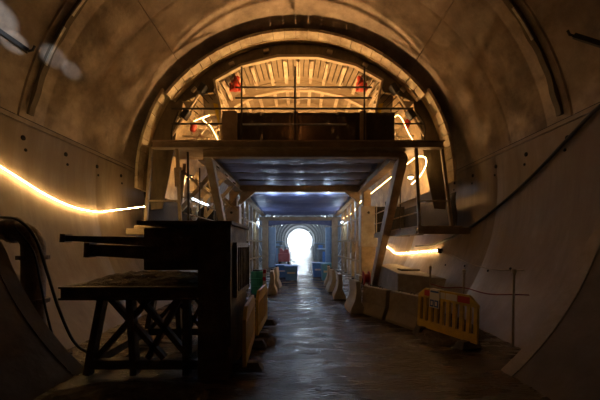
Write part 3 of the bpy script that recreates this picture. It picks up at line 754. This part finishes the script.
def upright(name, m, label, group):        # water-filled plastic barrier seen end on
    t = thing(name, (0, 0, 0), label, 'barrier', group)
    prof = [(-.24, 0), (.24, 0), (.22, .12), (.1, .38), (.12, .6), (.07, .95), (-.07, .95), (-.05, .6), (-.1, .38), (-.22, .12)]
    mb = MB(); mb.prism(prof, -.45, .45); mb.build('body', m, t, .02)
    mb = MB(); mb.lathe((0, .2, .95), (0, 0, 1), [(0, .05), (.04, .05)], 10); mb.build('filler_cap', 'black', t)
    return t
u0 = upright('barrier_block', 'palebarrier', 'x', 'pale barrier blocks along the road')
spots = [(1.68, 9.25, 'pale barrier block beside the right raking leg, nearest of its row'),
         (1.5, 11.6, 'pale barrier block second in the row along the right road edge'),
         (1.42, 13.3, 'pale barrier block third in the row along the right road edge'),
         (1.45, 15.2, 'pale barrier block fourth in the row along the right road edge'),
         (-1.18, 12.6, 'pale barrier block beside the teal drum on the left'),
         (-1.15, 14.4, 'pale barrier block behind the one beside the teal drum')]
for i, (x, y, lab) in enumerate(spots):
    o = u0 if i == 0 else copy_tree(u0)
    o.location = (x, y, -.02); o['label'] = lab; o.rotation_euler = (0, 0, .05 * (-1) ** i)
for x, y, m, lab in ((-1.42, 12.0, 'redband', 'red and white striped board standing by the left barrier blocks'),):
    t = thing('striped_board', (x, y, 0), lab, 'sign board')
    for i in range(6):
        mb = MB(); mb.box(x - .06, x + .06, y - .02, y + .02, .12 + .15 * i, .27 + .15 * i); mb.build('stripe', 'redband' if i % 2 else 'whiteband', t)
    mb = MB(); mb.box(x - .12, x + .12, y - .15, y + .15, -.02, .12); mb.build('foot', 'rubberfoot', t)

# kicker block on the right below the wall rope light
t = thing('concrete_block', (4.0, 12, 0), 'long low concrete block under the right wall rope light', 'block')
mb = MB(); mb.hexa([(3.45, 10.6, -.05), (4.2, 9.2, -.05), (4.22, 15.0, -.05), (3.9, 15.0, -.05), (3.45, 10.6, 1.0), (4.6, 9.4, .95), (4.85, 15.0, 1.05), (3.9, 15.0, 1.05)]); mb.build('body', 'conc', t, .03)
mb = MB(); mb.box(3.9, 4.6, 11.5, 12.0, 1.01, 1.07); mb.build('plate', 'rust', t)
# steel pins and red rope
pins = [(3.28, 7.6, 1.45, 'behind the left end of the yellow barrier'), (3.75, 6.9, 1.42, 'behind the middle of the yellow barrier'), (4.22, 5.95, 1.5, 'close to the right wall')]
for x, y, h, lab in pins:
    t = thing('steel_pin', (x, y, 0), 'upright steel pin ' + lab, 'pin', 'steel pins along the right wall')
    mb = MB(); mb.tube([(x, y, -.05), (x + .02, y, h)], .022); mb.build('rod', 'post', t)
    mb = MB(); mb.tube([(x + .02, y, h - .06), (x + .02, y, h + .02)], .04); mb.build('cap', 'timber', t)
mb = MB(); mb.tube(smooth_path([(3.29, 7.6, 1.02), (3.5, 7.25, .97), (3.76, 6.9, 1.02), (4.0, 6.4, .96), (4.24, 5.95, 1.02), (4.8, 6.3, .95)]), .013, 6)
tag(mb.build('barrier_rope', 'ropered'), 'red rope strung between the steel pins on the right', 'rope')
mb = MB(); mb.box(3.0, 4.1, 8.5, 8.7, -.03, .3); tag(mb.build('timber_sleeper', 'rust', None, .02), 'dark sleeper lying against the right wall', 'sleeper')

# right wall cable
pts = [wp(1, 4.9, 4.78, .06), wp(1, 5.65, 4.5, .06), wp(1, 6.2, 4.22, .06), wp(1, 7.0, 3.78, .06), wp(1, 7.9, 3.32, .06), wp(1, 9.0, 2.83, .06), wp(1, 10.2, 2.42, .06), wp(1, 11.4, 2.13, .06), wp(1, 12.4, 1.98, .06), wp(1, 13.8, 1.95, .06)]
mb = MB(); mb.tube(smooth_path(pts), .038, 8); tag(mb.build('power_cable', 'black'), 'thick black cable drooping along the right wall', 'cable')
pts = [wp(1, 6.9, 1.42, .05), wp(1, 7.8, 1.36, .05), wp(1, 9, 1.42, .05), wp(1, 10.2, 1.62, .05), wp(1, 11.4, 1.8, .05)]
mb = MB(); mb.tube(smooth_path(pts), .014, 6); tag(mb.build('thin_cable', 'post'), 'thin cable trailing along the right wall from the rope light', 'cable')
t = thing('junction_box', wp(1, 11.3, 1.78), 'small dark junction box ending the right wall rope light', 'junction box')
p = Vector(wp(1, 11.3, 1.78)); mb = MB(); mb.box(p.x - .06, p.x + .08, p.y - .07, p.y + .07, p.z - .09, p.z + .09); mb.build('case', 'black', t, .01)
mb = MB(); mb.box(p.x - .07, p.x - .055, p.y - .05, p.y + .05, p.z - .06, p.z + .06); mb.build('cover', 'rail', t)

# dark hanger bars near the springing on both sides
for s, lab in ((1, 'dark hanger bar under the vault at upper right'), (-1, 'dark hanger bar under the vault at upper left')):
    t = thing('hanger_bar', (s * 4.9, 5.6, 6.2), lab, 'hanger bar')
    p, q = (Vector((4.98, 5.45, 5.8)), Vector((5.3, 5.1, 5.35))) if s > 0 else (Vector((-4.98, 5.5, 5.55)), Vector((-5.35, 5.2, 5.8)))
    mb = MB(); mb.beam(p, q, .09, .07); mb.build('bar', 'black', t)
    mb = MB(); mb.tube([p, p + Vector((-s * .08, 0, .02)), p + Vector((-s * .12, 0, .1))], .02); mb.build('hook', 'black', t)

# ------------------------------------------------------------------ beyond the gantry
t = thing('site_machine', (-1.3, 27.5, 0), 'red site machine standing beyond the gantry on the left', 'machine')
mb = MB(); mb.box(-1.95, -.95, 27, 29, .5, 1.25); mb.build('chassis', 'pinkred', t, .05)
mb = MB(); mb.prism([(-1.85, 1.25), (-1.05, 1.25), (-1.05, 1.6), (-1.35, 1.6), (-1.5, 1.45), (-1.7, 1.7), (-1.85, 1.7)], 27.2, 28.6); mb.build('hopper', 'pinkred', t, .03)
for x in (-1.85, -1.05):
    for y in (27.3, 28.6):
        mb = MB(); mb.lathe((x - .1, y, .26), (1, 0, 0), [(0, .2), (.02, .28), (.18, .28), (.2, .2)], 16); mb.build('wheel', 'black', t)
def skip(x, y, w, d, h, m, lab):
    t = thing('site_container', (x, y, 0), lab, 'container')
    mb = MB(); mb.hexa([(x - w * .42, y - d * .42, -.02), (x + w * .42, y - d * .42, -.02), (x + w * .42, y + d * .42, -.02), (x - w * .42, y + d * .42, -.02), (x - w / 2, y - d / 2, h), (x + w / 2, y - d / 2, h), (x + w / 2, y + d / 2, h), (x - w / 2, y + d / 2, h)]); mb.build('body', m, t, .02)
    mb = MB(); mb.box(x - w * .53, x + w * .53, y - d * .53, y + d * .53, h, h + .06); mb.build('rim', m, t)
    mb = MB(); mb.box(x - w * .3, x + w * .3, y - d * .54, y - d * .5, h * .5, h * .62); mb.build('handle', 'white', t)
skip(-.5, 17.6, .75, 1.2, .75, 'blue', 'blue bin at the left road edge beyond the gantry column')
skip(-1.15, 19.0, .8, 1.0, .7, 'blue', 'darker blue bin left of the blue bin by the road')
skip(1.5, 17.4, .55, 1.0, .9, 'sky', 'light blue plastic bin on the right road edge')
skip(1.15, 19.5, .7, 1.2, .8, 'blue', 'blue bin farther along the right road edge')
for x, s in ((-2.55, 'left'), (2.65, 'right')):  # blue panels stand in for blue-lit tunnel wall showing through the gaps
    t = thing('gap_backdrop', (x, 27.3, 0), 'tall pale blue cabinet standing in for blue light past the gantry, %s side' % s, 'backdrop')
    mb = MB(); mb.box(x - .32, x + .32, 27.0, 27.8, .0, 3.6); mb.build('body', 'paleblue', t, .02)
    for z in (.1, 1.25, 2.4):
        mb = MB(); mb.box(x - .28, x + .28, 26.96, 27.0, z, z + 1.05); mb.build('door', 'paleblue', t, .01)
t = thing('teal_drum', (-1.75, 12.4, 0), 'teal plastic drum behind the left yellow barriers', 'drum')
mb = MB(); mb.lathe((-1.75, 12.4, -.02), (0, 0, 1), [(0, .24), (.04, .28), (.3, .28), (.33, .3), (.36, .28), (.62, .28), (.65, .3), (.68, .28), (.92, .27), (.95, .22)], 20); mb.build('body', 'teal', t)
mb = MB(); mb.lathe((-1.75, 12.4, .93), (0, 0, 1), [(0, .2), (.05, .2)], 16); mb.build('lid', 'black', t)
t = thing('hose_reel', (3.0, 13.6, 0), 'red hose reel at the foot of the right raking leg', 'hose reel')
mb = MB(); mb.lathe((2.86, 13.6, .5), (1, 0, 0), [(0, .32), (.03, .32), (.03, .2), (.25, .2), (.25, .32), (.28, .32)], 18); mb.build('drum', 'red', t)
for x in (2.84, 3.16):
    mb = MB(); mb.tube([(x, 13.35, -.02), (x, 13.6, .5), (x, 13.85, -.02)], .02); mb.build('stand', 'rail', t)
eq = [(-2.6, 31, 1.2, 3, 1.9, 'grey'), (2.7, 32, 1.3, 4, 1.5, 'dark grey'), (-2.9, 38, 1.3, 5, 2.4, 'tall grey'), (2.8, 41, 1.4, 5, 2.2, 'tall dark grey'), (-2.8, 47, 1.3, 5, 1.7, 'low grey'), (2.9, 50, 1.3, 5, 1.9, 'low dark grey')]
for i, (x, y, w_, d_, h_, c_) in enumerate(eq):
    t = thing('equipment_cabin', (x, y, 0), '%s equipment cabin %s the far tunnel, %s of its side' % (c_, 'left in' if x < 0 else 'right in', ('nearest', 'second', 'farthest')[i // 2]), 'cabin', 'equipment cabins in the far tunnel')
    mb = MB(); mb.box(x - w_ / 2, x + w_ / 2, y, y + d_, .0, h_); mb.build('body', 'farsteel', t, .03)
    mb = MB(); mb.box(x - w_ * .55, x + w_ * .55, y - .05, y + d_ + .05, h_, h_ + .08); mb.build('roof', 'paleblue', t)
    mb = MB(); mb.box(x - .3, x + .3, y - .03, y, .15, h_ - .2); mb.build('door', 'blue' if x > 0 else 'paleblue', t)
# ladder on the left side frames
t = thing('ladder', (-3.2, 17.2, 0), 'grey access ladder on the left side frames', 'ladder')
for y in (17.3, 17.9):
    mb = MB(); mb.beam((-3.2, y, .0), (-3.25, y, 4.3), .05, .05); mb.build('stile', 'palesteel', t)
for i in range(13):
    mb = MB(); mb.tube([(-3.2, 17.3, .3 + .3 * i), (-3.2, 17.9, .3 + .3 * i)], .018); mb.build('rung', 'palesteel', t)
# plastic sheeting scraps on the left
for (x, y, z, w, h, m, lab) in ((-3.15, 22.3, 3.6, .5, .8, 'white', 'white plastic sheet bundled on the left side frames'),
                          (-4.0, 11.4, 3.1, .3, .75, 'white', 'torn pale plastic strip hanging from the left platform rail')):
    mb = MB(); mb.grid([[(x + .08 * math.sin(j * 1.3 + i), y + w * (i / 8 - .5), z + h * (j / 10 - .5) + .05 * math.sin(i * 2)) for j in range(11)] for i in range(9)])
    o = mb.build('plastic_sheet', m); o.modifiers.new('thick', 'SOLIDIFY').thickness = .006; tag(o, lab, 'sheet')

# dusty haze hanging in the far tunnel
hz = bpy.data.materials.new('haze'); hz.use_nodes = True; nt = hz.node_tree; nt.nodes.remove(nt.nodes['Principled BSDF'])
vs_ = nt.nodes.new('ShaderNodeVolumeScatter'); vs_.inputs['Density'].default_value = .006; vs_.inputs['Anisotropy'].default_value = .3; vs_.inputs['Color'].default_value = (.92, .96, 1, 1)
nt.links.new(vs_.outputs['Volume'], nt.nodes['Material Output'].inputs['Volume']); M['haze'] = hz
mb = MB(); mb.box(-6.2, 6, 30, 148, -.5, 9.7); tag(mb.build('dust_haze', 'haze'), 'pale dusty haze filling the far tunnel', 'haze', None, 'stuff')

# ------------------------------------------------------------------ light
w = bpy.data.worlds.new('World'); S.world = w; w.use_nodes = True
bg = w.node_tree.nodes['Background']; bg.inputs['Color'].default_value = (.78, .89, 1, 1); bg.inputs['Strength'].default_value = 4.5
d = bpy.data.lights.new('portal', 'AREA'); d.shape = 'RECTANGLE'; d.size = 12; d.size_y = 10; d.cycles.is_portal = True
o = bpy.data.objects.new('portal', d); COL.objects.link(o); o.location = (0, Y_END, 4); o.rotation_euler = (-PI / 2, 0, 0)
# daylight falling in at the far end
d = bpy.data.lights.new('daylight', 'AREA'); d.shape = 'RECTANGLE'; d.size = 9; d.size_y = 7; d.energy = 3500; d.color = (.72, .86, 1)
o = bpy.data.objects.new('daylight', d); COL.objects.link(o); o.location = (0, Y_END + 1, 4.5); o.rotation_euler = (-PI / 2, 0, 0)
# cool spots added behind the viewpoint to shape a pale patch on the vault
for tgt, ang, e in (((-5.45, 5.35, 6.05), 3.6, 3800), ((-5.35, 5.6, 5.8), 2.2, 3200), ((-5.5, 5.2, 6.35), 3.0, 2200), ((-5.3, 6.45, 6.05), 2.4, 2600), ((-5.3, 6.95, 6.05), 2.0, 1500)):
    d = bpy.data.lights.new('patch_spot', 'SPOT'); d.energy = e; d.color = (.8, .88, 1); d.spot_size = math.radians(ang); d.spot_blend = .75; d.shadow_soft_size = .02
    o = bpy.data.objects.new('patch_spot', d); COL.objects.link(o); o.location = (1.2, -2.5, 1.6)
    o.rotation_euler = (Vector(tgt) - o.location).to_track_quat('-Z', 'Y').to_euler()

# ------------------------------------------------------------------ camera and view
cd = bpy.data.cameras.new('Camera'); cd.sensor_width = 36; cd.lens = 18; cd.shift_y = .075; cd.clip_end = 400
cam = bpy.data.objects.new('Camera', cd); COL.objects.link(cam); cam.location = (0, 0, EYE); cam.rotation_euler = (PI / 2, 0, 0)
S.camera = cam
vs = S.view_settings; vs.view_transform = 'Standard'; vs.look = 'None'; vs.gamma = 1; vs.exposure = .4; vs.use_curve_mapping = False
S.cycles.use_denoising = True
S.cycles.max_bounces = 8; S.cycles.diffuse_bounces = 4; S.cycles.glossy_bounces = 3
S.cycles.sample_clamp_indirect = 6
